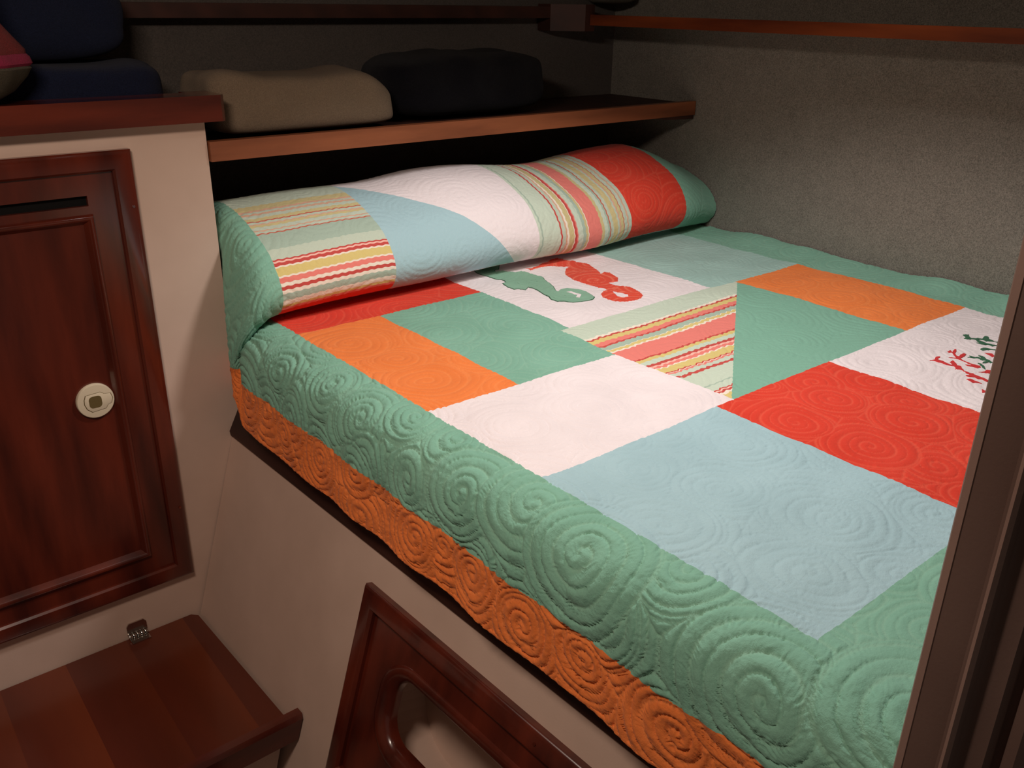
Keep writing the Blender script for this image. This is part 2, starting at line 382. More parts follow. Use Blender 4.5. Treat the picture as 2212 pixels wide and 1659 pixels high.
# front panel with a hole for the hatch slot
S0, S1, T0, T1 = .012, 2.30, -.005, 1.06
HS0, HS1, HT0, HT1 = 1.075, 1.93, .245, .432      # slot opening
bm = bmesh.new()
xs, ts = [S0, HS0-.02, HS1+.02, S1], [T0, HT0-.02, HT1+.02, T1]
for i in range(3):
    for j in range(3):
        if i == 1 and j == 1: continue
        bm.faces.new([bm.verts.new(pf(a, b, 0)) for a, b in ((xs[i], ts[j]), (xs[i+1], ts[j]), (xs[i+1], ts[j+1]), (xs[i], ts[j+1]))])
bmesh.ops.remove_doubles(bm, verts=bm.verts, dist=1e-5)
r = bmesh.ops.extrude_face_region(bm, geom=list(bm.faces))
for v in [g for g in r['geom'] if isinstance(g, bmesh.types.BMVert)]: v.co -= NN*.03
obj('front_panel', bm, M_cream, base)
bm = bmesh.new(); prism(bm, rect(1.035, XW-.01, .32, YH-.02), -.46, -.43, lambda a, b, d: (a, b, d))
obj('berth_board', bm, M_dark, base)
# dark wooden rail under the hem
bm = bmesh.new(); prism(bm, [(-.006, .008), (-.02, .014), (-.128, -.008), (-.128, -.05), (-.006, -.035)], .014, 2.30, lambda a, b, d: pf(d, a, b))
tag(obj('side_rail', bm, M_dark, base, bevel=.003), 'dark brown rail below the quilt hem')
# hatch frame and sunk panel with rounded slot
ht = bpy.data.objects.new('hatch', None); C.objects.link(ht); ht.parent = base; ht.location = W3(pf(1.5, .35, 0)) - base.location
ho = rect(.893, 2.12, .085, .66); hi = rect(.950, 2.06, .140, .60)
bm = bmesh.new()
profile_ring(bm, [[(*p, -.001) for p in ho], [(*p, .018) for p in ho], [(*p, .024) for p in ins(ho, .005)], [(*p, .028) for p in ins(ho, .014)],
                  [(*p, .028) for p in ins(hi, -.008)], [(*p, .021) for p in hi], [(*p, -.001) for p in hi]], pf, close=True)
obj('hatch_frame', bm, M_mah, ht, smooth=True)
bm = bmesh.new(); nq = 10
op = rrect(HS0, HS1, HT0, HT1, .068, nq)
def grow(k): return rrect(HS0-k, HS1+k, HT0-k, HT1+k, .068+k, nq)
def outer_match(loop, r0):   # project the rounded loop out onto the rectangle r0 = (a0,a1,b0,b1)
    a0, a1, b0, b1 = r0; out = []; n = nq+1
    cs = [(a1, b1), (a0, b1), (a0, b0), (a1, b0)]
    for q in range(4):
        for i in range(n):
            ca, cb = cs[q]; la, lb = loop[q*n+i]; t = i/(n-1)
            if q in (0, 2): e0, e1_ = (ca, loop[q*n][1]), (loop[q*n+n-1][0], cb)
            else: e0, e1_ = (loop[q*n][0], cb), (ca, loop[q*n+n-1][1])
            out.append((e0[0]+(ca-e0[0])*min(1, 2*t), e0[1]+(cb-e0[1])*min(1, 2*t)) if t <= .5 else (ca+(e1_[0]-ca)*(2*t-1), cb+(e1_[1]-cb)*(2*t-1)))
    return out
om = outer_match(grow(.045), (hi[0][0], hi[1][0], hi[0][1], hi[2][1]))
L = profile_ring(bm, [[(*p, .010) for p in om], [(*p, .010) for p in grow(.046)], [(*p, .0135) for p in grow(.043)], [(*p, .015) for p in grow(.036)], [(*p, .013) for p in grow(.022)],
                  [(*p, .006) for p in grow(.009)], [(*p, -.004) for p in grow(.001)], [(*p, -.022) for p in op], [(*p, -.030) for p in op]], pf)
obj('hatch_panel', bm, M_mah, ht, smooth=True)
bm = bmesh.new(); L = profile_ring(bm, [[(*p, -.030) for p in grow(.10)], [(*p, -.20) for p in grow(.10)]], pf); bm.faces.new(L[-1])
tag(obj('slot_liner', bm, M_cream, ht), 'grey-beige recess seen through the slot')
bm = bmesh.new(); bmesh.ops.create_cone(bm, cap_ends=True, segments=16, radius1=.0045, radius2=.0038, depth=.003, matrix=Matrix.Translation(pf(1.572, .112, .0285)) @ NN.to_track_quat('Z', 'Y').to_matrix().to_4x4())
obj('screw', bm, M_mahx, ht)

# ================================================================== STEP
ZS = -1.032
st = thing('step_box', (.35, 2.25, -1.45), 'low mahogany topped step locker below the cabinet door', 'step')
def xp(z, y):     # x of the raked panel at height z
    t = (-.42-z)/.957; return A0.x+E2.x*t+.0189*(2.62-y)
bm = bmesh.new(); y0, y1 = 1.945, YF-.006
prism(bm, [(-.40, y0), (xp(-1.1, y0)-.012, y0), (xp(-1.1, y1)-.012, y1), (-.40, y1)], -1.45, ZS-.028, lambda a, b, d: (a, b, d))
# taper its right side along the raked panel
for v in bm.verts:
    if v.co.x > .3 and v.co.z < -1.3: v.co.x = xp(-1.45, v.co.y)-.012
obj('step_body', bm, M_cream, st)
bm = bmesh.new(); prism(bm, [(-.42, 1.925), (xp(ZS, y0)-.012, 1.925), (xp(ZS, y1)-.016, y1-.02), (xp(ZS, y1)-.034, y1), (-.42, y1)], ZS-.026, ZS, lambda a, b, d: (a, b, d))
tag(obj('step_top', bm, M_step, st, bevel=.003), 'reddish brown jointed-board lid')
bm = bmesh.new(); prism(bm, [(1.890, ZS-.026), (1.924, ZS-.026), (1.932, ZS+.040), (1.926, ZS+.052), (1.900, ZS+.052), (1.890, ZS+.040)], -.42, 1.0, lambda a, b, d: (d, a, b))
for v in bm.verts:
    if v.co.x > .9: v.co.x = xp(v.co.z, v.co.y)-.006
obj('nosing', bm, M_mahx, st, bevel=.004, seg=3)
# hinge
hg = bpy.data.objects.new('hinge', None); C.objects.link(hg); hg.parent = st; hg.location = W3((.585, YF, ZS)) - st.location
hx0, hx1 = .557, .620
bm = bmesh.new(); prism(bm, [(hx0, ZS+.012), (hx1, ZS+.012), (hx1, ZS+.045), (hx1-.008, ZS+.056), (hx0+.008, ZS+.056), (hx0, ZS+.045)], YF-.006, YF-.001, lambda a, b, d: (a, d, b))
obj('hinge_leaf', bm, M_steel, hg, bevel=.0008)
bm = bmesh.new(); box(bm, hx0+.002, hx1-.002, YF-.044, YF-.012, ZS+.0005, ZS+.005)
obj('hinge_leaf', bm, M_steel, hg, bevel=.001)
bm = bmesh.new()
for k in range(5):
    a = hx0+(hx1-hx0)*k/5
    bmesh.ops.create_cone(bm, cap_ends=True, segments=20, radius1=.0085, radius2=.0085, depth=(hx1-hx0)/5-.0022, matrix=Matrix.Translation((a+(hx1-hx0)/10, YF-.011, ZS+.0095)) @ Matrix.Rotation(math.pi/2, 4, 'Y'))
obj('hinge_barrel', bm, M_steel, hg, bevel=.001)

# ================================================================== SHELVES
sh1 = thing('headboard_shelf', (2.1, 2.85, .485), 'long brown wooden shelf above the rolled end of the quilt, carrying folded towels', 'shelf')
bm = bmesh.new(); box(bm, 1.02, XW-.004, 2.625, YH-.004, .483, .515)
obj('shelf_board', bm, M_dark, sh1)
bm = bmesh.new(); box(bm, 1.02, XW-.006, 2.597, 2.630, .470, .527)
tag(obj('shelf_edge', bm, M_shelf, sh1, bevel=.006, seg=3), 'light brown front edging')
bm = bmesh.new(); prism(bm, [(2.93, .470), (XW-.006, .470), (XW-.006, .452), (3.02, .458)], 2.604, 2.628, lambda a, b, d: (a, d, b))
obj('shelf_bracket', bm, M_dark, sh1, bevel=.002)

sh2 = thing('hull_side_shelf', (3.1, 1.6, .82), 'high narrow shelf with a reddish wooden rail along the grey carpeted wall', 'shelf')
bm = bmesh.new(); box(bm, 2.885, XW-.003, .31, YH-.01, .826, .842)
obj('shelf_board', bm, M_carpet, sh2)
bm = bmesh.new(); box(bm, 2.857, 2.889, .31, 2.93, .824, .866)
tag(obj('front_rail', bm, M_trimr, sh2, bevel=.007, seg=3), 'glossy reddish brown rail')
sh3 = thing('bulkhead_shelf', (2.0, 3.05, .85), 'dark wooden ledge high on the wall behind the folded towels', 'shelf')
bm = bmesh.new(); box(bm, .55, 2.884, 3.03, YH-.003, .850, .895)
obj('shelf_board', bm, M_dark, sh3, bevel=.004)
bm = bmesh.new(); prism(bm, [(2.72, 3.03), (2.83, 2.932), (2.884, 2.932), (2.884, 3.11), (2.72, 3.11)], .800, .905, lambda a, b, d: (a, b, d))
obj('corner_block', bm, M_dark, sh3, bevel=.003)

# ================================================================== SOFT THINGS ON THE SHELVES
def vnoise(p, k, seed=0): return mnoise.noise(Vector(p)*k+Vector((seed, seed*1.7, 0)))
def soft_box(name, x0, x1, y0, y1, z0, z1, m, parent=None, rx=.06, puff=.012, seed=1, e=4.0, topf=None, nseg=56, fr=9, yskew=0):
    """rounded, slightly lumpy folded textile: superellipsoid section, flat base"""
    bm = bmesh.new(); bmesh.ops.create_cube(bm, size=2)
    bmesh.ops.subdivide_edges(bm, edges=bm.edges, cuts=nseg//2, use_grid_fill=True)
    for v in bm.verts:
        x, y, z = v.co
        n = (abs(x)**e+abs(y)**e+abs(z)**e)**(1/e); x, y, z = x/n, y/n, z/n
        zz = (z+1)/2
        px = (x0+x1)/2+x*(x1-x0)/2; py = (y0+y1)/2+y*(y1-y0)/2 + yskew*(px-x0)
        hgt = z1-z0
        if topf: hgt *= topf(px)
        pz = z0+zz*hgt
        p = (px, py, pz); w = min(1, zz*2.2)
        d = puff*w
        px += d*vnoise(p, fr, seed); py += d*vnoise(p, fr, seed+5); pz += d*vnoise(p, fr*.7, seed+9)*1.2
        v.co = (px, py, max(pz, z0))
    return obj(name, bm, m, parent, smooth=True)
def folded_towel(name, label, x0, x1, y0, y1, z0, z1, m, layers, seed, group='folded towels on the head shelf', **k):
    t = thing(name, ((x0+x1)/2, (y0+y1)/2, z0), label, 'towel', group)
    h = (z1-z0)/layers
    for i in range(layers):
        kk = dict(k)
        soft_box('towel_fold', x0+.010*math.sin(i*2.1+seed), x1-.012*i+.012*math.sin(i*1.7+seed), y0+.008*math.sin(i*1.3+seed), y1, z0+i*h, z0+(i+1)*h*1.0+.004, m, t, seed=seed+i*3, **kk)
    return t
t1 = folded_towel('folded_towel', 'folded beige terry towel on the shelf, between the cabinet rail and the navy towel', 1.070, 1.70, 2.636, 2.96, .528, .702, M_tow_b, 1, 3, e=7.0, puff=.016,
                  topf=lambda x: (1+.022*math.cos((x-1.03)*9.5))*(1-.42*max(0, (x-1.54)/.16)**2.2))
t2 = folded_towel('folded_towel', 'long folded navy black towel on the shelf, right of the beige towel', 1.715, 2.42, 2.665, 3.02, .528, .740, M_tow_n, 1, 8, e=4.5, puff=.02,
                  topf=lambda x: 1-.06*min(1,max(0,(x-2.05)/.3))**2)
t3 = folded_towel('folded_towel', 'dark blue folded towel lying on the cabinet top behind the mahogany rail', .46, .965, 2.70, 3.00, .587, .735, M_tow_d, 1, 13, e=5.0, puff=.012)
b3 = soft_box('fleece_blanket', .30, .93, 2.80, 2.985, .740, .98, M_blue, None, seed=20, e=3.2, puff=.035, fr=6)
tag(b3, 'dark blue bundled blanket heaped on the blue towel above the cabinet', 'blanket')
g4 = soft_box('folded_cloth', 2.95, 3.16, 2.92, 3.10, .907, 1.0, M_grey, None, seed=28, e=3.0, puff=.02)
tag(g4, 'small grey cloth on the high shelf in the dark far corner', 'cloth')
# red and pink bag at the left edge
bg = thing('soft_bag', (.40, 2.66, .66), 'dusky red and pink soft bag with olive underside on the cabinet top, far left', 'bag')
def lathe_bag(name, pts, m, cx, cy, parent, sx=1.0, sy=.75, n=40, seed=0):
    bm = bmesh.new(); L = []
    for r, z in pts:
        ring = []
        for i in range(n):
            a = 2*math.pi*i/n; w = 1+.05*math.sin(3*a+seed+z*9)+.03*math.sin(7*a+z*20)
            ring.append(bm.verts.new((cx+r*sx*w*math.cos(a), cy+r*sy*w*math.sin(a), z)))
        L.append(ring)
    for k in range(len(L)-1):
        for i in range(n): bm.faces.new((L[k][i], L[k][(i+1) % n], L[k+1][(i+1) % n], L[k+1][i]))
    bm.faces.new(L[0]); bm.faces.new(list(reversed(L[-1])))
    return obj(name, bm, m, parent, smooth=True)
BX, BY = .42, 2.60
lathe_bag('bag_base', [(.03, .664), (.075, .668), (.115, .69), (.148, .725), (.16, .745), (.155, .752)], M_olive, BX, BY, bg)
lathe_bag('bag_band', [(.156, .7505), (.163, .757), (.158, .772), (.150, .780)], M_hot, BX, BY, bg)
lathe_bag('bag_body', [(.151, .7795), (.150, .79), (.128, .82), (.108, .85), (.098, .868)], M_pink, BX, BY, bg)
lathe_bag('bag_top', [(.097, .867), (.101, .875), (.10, .90), (.092, .93), (.085, .965), (.05, .985)], M_coral_c, BX, BY, bg)

# ================================================================== QUILT
rng = np.random.RandomState(7)
prof = np.array([(2.30, 0), (2.40, 0), (2.47, 0), (2.512, .006), (2.505, .022), (2.455, .028), (2.40, .06), (2.378, .115), (2.398, .175), (2.455, .238), (2.545, .285), (2.65, .322), (2.78, .335), (2.88, .30), (2.95, .2), (2.975, .03), (2.975, -.05)])
def catmull(P, m=14):
    out = []
    Q = np.vstack([2*P[0]-P[1], P, 2*P[-1]-P[-2]])
    for i in range(1, len(Q)-2):
        for t in np.linspace(0, 1, m, endpoint=False):
            out.append(.5*((2*Q[i])+(-Q[i-1]+Q[i+1])*t+(2*Q[i-1]-5*Q[i]+4*Q[i+1]-Q[i+2])*t*t+(-Q[i-1]+3*Q[i]-3*Q[i+1]+Q[i+2])*t**3))
    out.append(Q[-2]); return np.array(out)
PR = catmull(prof); PD = np.r_[0, np.cumsum(np.hypot(*np.diff(PR, axis=0).T))]+2.30
VEND = PD[-1]
drop = catmull(np.array([(1.10, 0), (1.05, -.008), (1.005, -.034), (.978, -.078), (.968, -.14), (.966, -.21), (.960, -.27), (.958, -.335)]))
DD = np.r_[0, np.cumsum(np.hypot(*np.diff(drop, axis=0).T))]
WMAX = .385
def sstep(a, b, x): t = np.clip((x-a)/(b-a), 0, 1); return t*t*(3-2*t)
def snoise(u, v, seed, n=7, k=3.0):
    """smooth sum of sines, vectorised"""
    r = np.random.RandomState(seed); o = np.zeros(np.broadcast(u, v).shape)
    for i in range(n):
        a = r.rand()*2*np.pi; f = k*(.5+r.rand()*1.2); o += np.sin(2*np.pi*f*(u*np.cos(a)+v*np.sin(a))+r.rand()*6.28)
    return o/np.sqrt(n)
UX = [1.0, 1.1, 1.62, 1.82, 2.13, 2.45, 2.62, 2.9, 3.05, 3.19]; UF = [.93, .94, .96, 1.0, .99, .955, .97, 1.01, 1.0, .95]
def base_surface(U, V):
    """quilt coordinates -> layout coordinates (no stitching relief)"""
    U, V = np.broadcast_arrays(np.asarray(U, float), np.asarray(V, float))
    w = np.clip(1.10-U, 0, None)                   # length down the front drop
    x = np.where(U > 1.10, U, 0); y = V.copy(); z = np.zeros_like(U)
    onroll = V > 2.30
    ry = np.interp(V, PD, PR[:, 0]); rz = np.interp(V, PD, PR[:, 1])
    y = np.where(onroll, ry, V); z = np.where(onroll, rz, 0)
    # the roll swells and sags along its length and tapers at the hull side
    fu = np.interp(U, UX, UF); g = 1-.22*sstep(2.90, 3.22, U)
    z = z*np.where(onroll, fu*g, 1); up = sstep(.0, .06, rz)
    y = np.where(onroll & (rz > .001), y+(2.72-y)*(1-g)*up*.75+.010*snoise(U, 0*U, 5, 4, 1.0)*up, y)
    z = z+np.where(onroll, .007*snoise(U, V*.6, 6, 5, 1.3)*up, 0)
    # soft unevenness of the bed top
    bedmask = (1-sstep(2.25, 2.45, V))
    z = z+bedmask*(.0035*snoise(U, V, 1, 6, 1.2)*sstep(1.1, 1.3, U)+.0015*snoise(U, V, 2, 6, 4))
    # against the hull side the border rides up a little in waves
    e = sstep(3.02, 3.19, U)*(V < 2.45)
    z = z+e*(.010+.008*snoise(V, V*0, 3, 5, 2.2)); 
    # front drop
    dx = np.interp(w, DD, drop[:, 0]); dz = np.interp(w, DD, drop[:, 1])
    fold = sstep(.10, .36, w)
    wave = fold*(.0035*np.sin(V*2*np.pi/.31+.8+1.1*np.sin(V*3.1))+.0035*snoise(V, w*.5, 11, 5, 3.5))*(1-.4*sstep(2.2, 2.5, V))
    rollk = sstep(2.42, 2.80, V)
    tuck = sstep(2.30, 2.75, V)
    xin = dx+wave
    yb = np.interp(V, [2.2, 2.42, 2.60, 2.78, 3.1, 3.7], [2.2, 2.41, 2.475, 2.545, 2.66, 2.93])
    mixy = sstep(.04, .30, w)*(V > 2.2)
    yd = y*(1-mixy)+yb*mixy
    tk = sstep(2.44, 2.66, V)
    zd = z*(1-sstep(.01, .25, w)*tk)+dz+tk*np.interp(w, [0, .12, .24, .385], [0, .0, .03, .075])
    # the tucked crease relaxes as it runs down the side
    crease = np.exp(-((V-2.55)/.065)**2)*sstep(.01, .08, w)*(1-sstep(.20, .36, w))
    lim = np.interp(yd, [2.30, 2.50, 2.585, 2.64, 2.75], [.945, .968, 1.016, 1.036, 1.040])
    xin = np.maximum(xin, lim)+crease*.045
    xs_ = np.where(w > 0, xin, U)
    zhem = fold*(.002*np.sin(V*2*np.pi/.44)+.012*sstep(.9, .4, V))
    y = np.where(w > 0, yd, y); z = np.where(w > 0, zd+zhem, z)
    return np.stack([xs_, y, z], -1)

# ---- stitched spirals: (U, V, radius, turn, pitch)
disc = [(1.02,1.95,.065),(.97,2.20,.065),(.985,1.77,.105),(1.06,1.63,.085),(.87,2.11,.07),(.80,2.15,.045),(.90,1.71,.07),(.81,1.94,.055),(.85,1.755,.075),
        (.86,1.255,.06),(.81,1.27,.07),(.79,1.10,.065),(1.09,.80,.10),(.92,.89,.09),(.83,.50,.10),(.80,.70,.07),(.81,.93,.05),(.80,1.48,.08),(.93,1.52,.07),
        (1.163,.93,.115),(1.25,.671,.11),(1.44,.752,.12),(1.375,.95,.10),(1.368,.565,.06),(1.42,.43,.11),(1.62,.62,.08),(1.25,.44,.09),(1.60,.40,.09),(1.75,.60,.07),
        (1.98,.87,.09),(1.78,.86,.11),(1.95,1.06,.08),(1.76,1.04,.08),(2.08,.70,.09),(1.56,1.06,.09),(1.22,1.43,.10),(1.42,1.40,.11),(1.36,1.24,.07),(1.60,1.30,.09),
        (.98,1.34,.115),(1.04,1.16,.140),(1.0,.985,.150),(.965,.56,.172),(1.08,.37,.150)]
disc = [(a, b, r) for a, b, r in disc]
nfix = len(disc)
cand = []
while len(cand) < 330:
    a, b = rng.uniform(.72, 3.22), rng.uniform(.3, VEND); r_ = rng.uniform(.05, .125)
    if any((a-p[0])**2+(b-p[1])**2 < (.62*(r_+p[2]))**2 for p in disc): 
        if rng.rand() < .985: cand.append(None)
        continue
    disc.append((a, b, r_)); cand.append(None)
rnd = disc[nfix:]; disc = rnd+disc[:nfix]            # hand placed ones lie uppermost
def relief(U, V):
    """height (0..1) of the puffed quilting and a stitch-line mask"""
    nu = U+.006*snoise(U, V, 21, 6, 4); nv = V+.006*snoise(U, V, 22, 6, 4)
    best = np.full(U.shape, 1e9); own = np.zeros(U.shape, int); edge = np.full(U.shape, 1e9)
    for k, (a, b, r) in enumerate(disc):               # background: nearest centre in power distance
        s = (abs(nu-a) < .4) & (abs(nv-b) < .4)
        if not s.any(): continue
        d = np.hypot(nu[s]-a, nv[s]-b)-r
        cur = best[s]; bt = d < cur
        e = edge[s]; e = np.where(bt, cur-d, np.minimum(e, d-cur)); edge[s] = e
        cur = np.where(bt, d, cur); best[s] = cur; o = own[s]; o[bt] = k; own[s] = o
    edge = edge*.5
    for k, (a, b, r) in enumerate(disc):               # discs laid over each other
        s = (abs(nu-a) < r+.02) & (abs(nv-b) < r+.02)
        if not s.any(): continue
        d = np.hypot(nu[s]-a, nv[s]-b)-r
        ins_ = d < 0; o = own[s]; o[ins_] = k; own[s] = o
        e = edge[s]; e = np.where(ins_, -d, np.minimum(e, d)); edge[s] = e
    D = np.array(disc); rr = np.random.RandomState(3)
    pitch = (.0215+.006*rr.rand(len(disc)))*(.55+.55*np.clip(D[:, 2]/.12, .35, 1.25)); sgn = np.where(rr.rand(len(disc)) > .5, 1, -1); ph = rr.rand(len(disc))*6.28
    du, dv = nu-D[own, 0], nv-D[own, 1]; d = np.hypot(du, dv); th = np.arctan2(dv, du)
    q = d/pitch[own]+(sgn[own]*th+ph[own])/(2*np.pi)
    q = q+.17*np.sin(np.pi*q)                          # alternating wide and narrow ribs
    fr = np.abs((q % 1.0)-.5)*2                        # 1 on the stitch line
    hgt = np.sqrt(np.clip(1-fr**2, 0, 1))
    eh = np.sqrt(np.clip(1-(1-np.clip(edge/.009, 0, 1))**2, 0, 1))
    hgt = hgt*eh
    # puckers drawn across each rib
    arc = th*d/.0115+.8*snoise(U, V, 41, 5, 18); 
    cell = np.floor(arc+.5*np.sin(q*9)); rnd_ = np.abs(np.sin(cell*12.9898+np.floor(q)*78.233+own*3.7)*43758.5453) % 1
    puck = (np.cos(2*np.pi*(arc))*.5)*rnd_*(fr**1.5)
    fine = snoise(U, V, 31, 9, 70)*.5
    hgt = np.clip(hgt*(.86+.16*snoise(U, V, 42, 7, 11))+.85*puck+.08*fine, -.25, 1.4)
    stitch = np.clip((fr-.80)/.2, 0, 1)*np.clip(d/.01, 0, 1); stitch = np.maximum(stitch, np.clip(1-edge/.0028, 0, 1))
    return hgt, stitch
AMP = .0080
def surf(U, V, extra=0.0, rel=True):
    U = np.asarray(U, float); V = np.asarray(V, float)
    P = base_surface(U, V); e = 1.5e-3
    Pu = base_surface(U+e, V)-base_surface(U-e, V); Pv = base_surface(U, V+e)-base_surface(U, V-e)
    n = np.cross(Pu, Pv); n /= np.maximum(np.linalg.norm(n, axis=-1, keepdims=True), 1e-9)
    if rel:
        h, stt = relief(U, V)
        k = AMP*(1-.68*sstep(1.04, 1.18, U))*(1-.25*sstep(2.45, 2.6, V))
        P = P+n*(h*k+extra)[..., None]
        return P, stt
    return P+n*extra, None
def lines(seams, lo, hi, step):
    pts = [lo]+[s for s in sorted(seams) if lo < s < hi]+[hi]; out = []
    for a, b in zip(pts[:-1], pts[1:]):
        st_ = step((a+b)/2) if callable(step) else step
        n = max(1, int(round((b-a)/st_))); out += list(np.linspace(a, b, n, endpoint=False))
    return np.array(out+[hi])
USEAM = [.86, 1.10, 1.385, 1.50, 1.675, 1.745, 1.785, 2.11, 2.17, 2.46, 2.60, 2.93, 2.985]
VSEAM = [.555, .585, 1.21, 1.625, 1.86, 1.862, 2.30, 2.60]
UMIN = 1.10-WMAX
us = lines(USEAM, UMIN, 3.19, lambda u: .0024 if u < 1.11 else (.0030 if u < 1.75 else .0040))
vs_ = []
for a, b, s_ in ((.33, 1.21, .0028), (1.21, 1.86, .0036), (1.86, 2.30, .0042), (2.30, VEND, .0046)):
    l = lines(VSEAM, a, b, s_); vs_.append(l if not len(vs_) else l[1:])
vs_ = np.concatenate(vs_)
UU, VV = np.meshgrid(us, vs_, indexing='ij')
P, ST = surf(UU, VV)
# hem: last column rolls under as a bound edge
nu_, nv_ = UU.shape
def patch(u, v):
    if v > 2.44+.0:
        pass
    if u < .86: return 'orange'
    if u < 1.10: return 'green'
    if v > 2.60:                       # the rolled head end
        if u < 1.50: return 'rollstripe'
        if u < 2.11: return 'rolldiag'
        if u < 2.60: return 'rollstripe2'
        if u < 2.93: return 'red'
        return 'green'
    if v < .555: return 'green'
    if u > 2.985: return 'green'
    if v < 1.21:
        if u < 1.675: return 'blue'
        if u < 2.17: return 'red' if v > .585 else 'green'
        return 'white'
    if v < 1.625 and u < 1.745: return 'white'
    if v < 1.86:
        if u < 1.385: return 'orange'
        if u < 1.745: return 'green'
        if u < 2.60: return 'bedstripe'
        return 'orange'
    if u < 1.385: return 'orange' if v < 2.30 else 'red'
    if u < 1.785: return 'green' if v < 2.30 else 'red'
    if u < 2.46: return 'white'
    return 'aqua'
# face materials
uc = (us[1:]+us[:-1])/2; vc = (vs_[1:]+vs_[:-1])/2
MI = np.zeros((nu_-1, nv_-1), np.int32)
for i, u in enumerate(uc):
    lastk = None
    for j, v in enumerate(vc): MI[i, j] = QKEYS.index(patch(u, v))
co = P.reshape(-1, 3)*S; co[:, 2] += Z0*S
idx = np.arange(nu_*nv_).reshape(nu_, nv_)
quads = np.stack([idx[:-1, :-1], idx[1:, :-1], idx[1:, 1:], idx[:-1, 1:]], -1).reshape(-1, 4)
me = bpy.data.meshes.new('quilt')
me.vertices.add(len(co)); me.vertices.foreach_set('co', co.astype(np.float32).ravel())
me.loops.add(len(quads)*4); me.loops.foreach_set('vertex_index', quads.astype(np.int32).ravel())
me.polygons.add(len(quads)); me.polygons.foreach_set('loop_start', np.arange(0, len(quads)*4, 4, dtype=np.int32))
me.polygons.foreach_set('loop_total', np.full(len(quads), 4, np.int32))
me.update(calc_edges=True)
for k in QKEYS: me.materials.append(QM[k])
me.polygons.foreach_set('material_index', MI.ravel())
me.polygons.foreach_set('use_smooth', np.ones(len(quads), bool))
uvl = me.uv_layers.new(name='UVMap'); UVf = np.stack([UU.ravel(), VV.ravel()], -1)[quads.ravel()]
uvl.data.foreach_set('uv', UVf.astype(np.float32).ravel())
at = me.attributes.new('stitch', 'FLOAT', 'POINT'); at.data.foreach_set('value', ST.astype(np.float32).ravel())
me.update()
ql = thing('patchwork_quilt', (2.0, 1.4, 0), 'green, orange, red, white and blue patchwork quilt with seahorses spread over the bed', 'quilt')
def world_mesh(name, me, parent):
    o = bpy.data.objects.new(name, me); C.objects.link(o); o.parent = parent; o.location = -Vector(parent.location); return o
qtop = world_mesh('quilt_top', me, ql)
# bound orange hem along the drop
def tube(name, pts, rad, m, parent, n=10):
    bm = bmesh.new(); L = []
    for i, p in enumerate(pts):
        a = pts[max(0, i-1)]; b = pts[min(len(pts)-1, i+1)]; t = (b-a).normalized(); s = t.orthogonal().normalized() if not L else (prev - t*prev.dot(t)).normalized()
        prev = s; b2 = t.cross(s)
        L.append([bm.verts.new(p+(s*math.cos(2*math.pi*k/n)+b2*math.sin(2*math.pi*k/n))*rad*(1+.12*math.sin(i*1.9+k))) for k in range(n)])
    for i in range(len(L)-1):
        for k in range(n): bm.faces.new((L[i][k], L[i][(k+1) % n], L[i+1][(k+1) % n], L[i+1][k]))
    bm.faces.new(L[0]); bm.faces.new(L[-1])
    return obj(name, bm, m, parent, smooth=True)
hv = np.arange(.335, 3.1, .008); hp, _ = surf(np.full(hv.shape, UMIN+.001), hv, rel=False)
tube('hem_binding', [Vector(p) for p in hp], .0062, QM['orange'], ql)

# ---- appliqués draped on the quilt
def applique(name, polys, m, edge_m=None, label=None, holes=(), lift=.0016):
    bm = bmesh.new()
    def poly_face(q, mi):
        vsx = [bm.verts.new((a, b, 0)) for a, b in q]; f = bm.faces.new(vsx); f.material_index = mi; return f
    for q in polys: poly_face(q, 0)
    bmesh.ops.triangulate(bm, faces=bm.faces, ngon_method='EAR_CLIP')
    if not bm.verts: return
    a0 = min(v.co.x for v in bm.verts); a1 = max(v.co.x for v in bm.verts); b0 = min(v.co.y for v in bm.verts); b1 = max(v.co.y for v in bm.verts)
    st_ = .005
    for k in range(1, int((a1-a0)/st_)+1): bmesh.ops.bisect_plane(bm, geom=list(bm.verts)+list(bm.edges)+list(bm.faces), plane_co=(a0+k*st_, 0, 0), plane_no=(1, 0, 0))
    for k in range(1, int((b1-b0)/st_)+1): bmesh.ops.bisect_plane(bm, geom=list(bm.verts)+list(bm.edges)+list(bm.faces), plane_co=(0, b0+k*st_, 0), plane_no=(0, 1, 0))
    # raised edge skirt down to the quilt
    for v in bm.verts: v.co.z = 1
    ed = [e for e in bm.edges if len(e.link_faces) == 1]
    r = bmesh.ops.extrude_edge_only(bm, edges=ed)
    for v in [g for g in r['geom'] if isinstance(g, bmesh.types.BMVert)]: v.co.z = 0
    bm.verts.ensure_lookup_table()
    u = np.array([v.co.x for v in bm.verts]); v_ = np.array([v.co.y for v in bm.verts]); k = np.array([v.co.z for v in bm.verts])
    Pq, stt = surf(u, v_, lift)
    Pl, _ = surf(u, v_, -.0006)
    Pm = np.where(k[:, None] > .5, Pq, Pl)
    for i, v in enumerate(bm.verts): v.co = Pm[i]
    lay = bm.verts.layers.float.new('stitch')
    for i, v in enumerate(bm.verts): v[lay] = float(stt[i])
    o = obj(name, bm, m, ql, smooth=True)
    if label: o['label'] = label
    return o
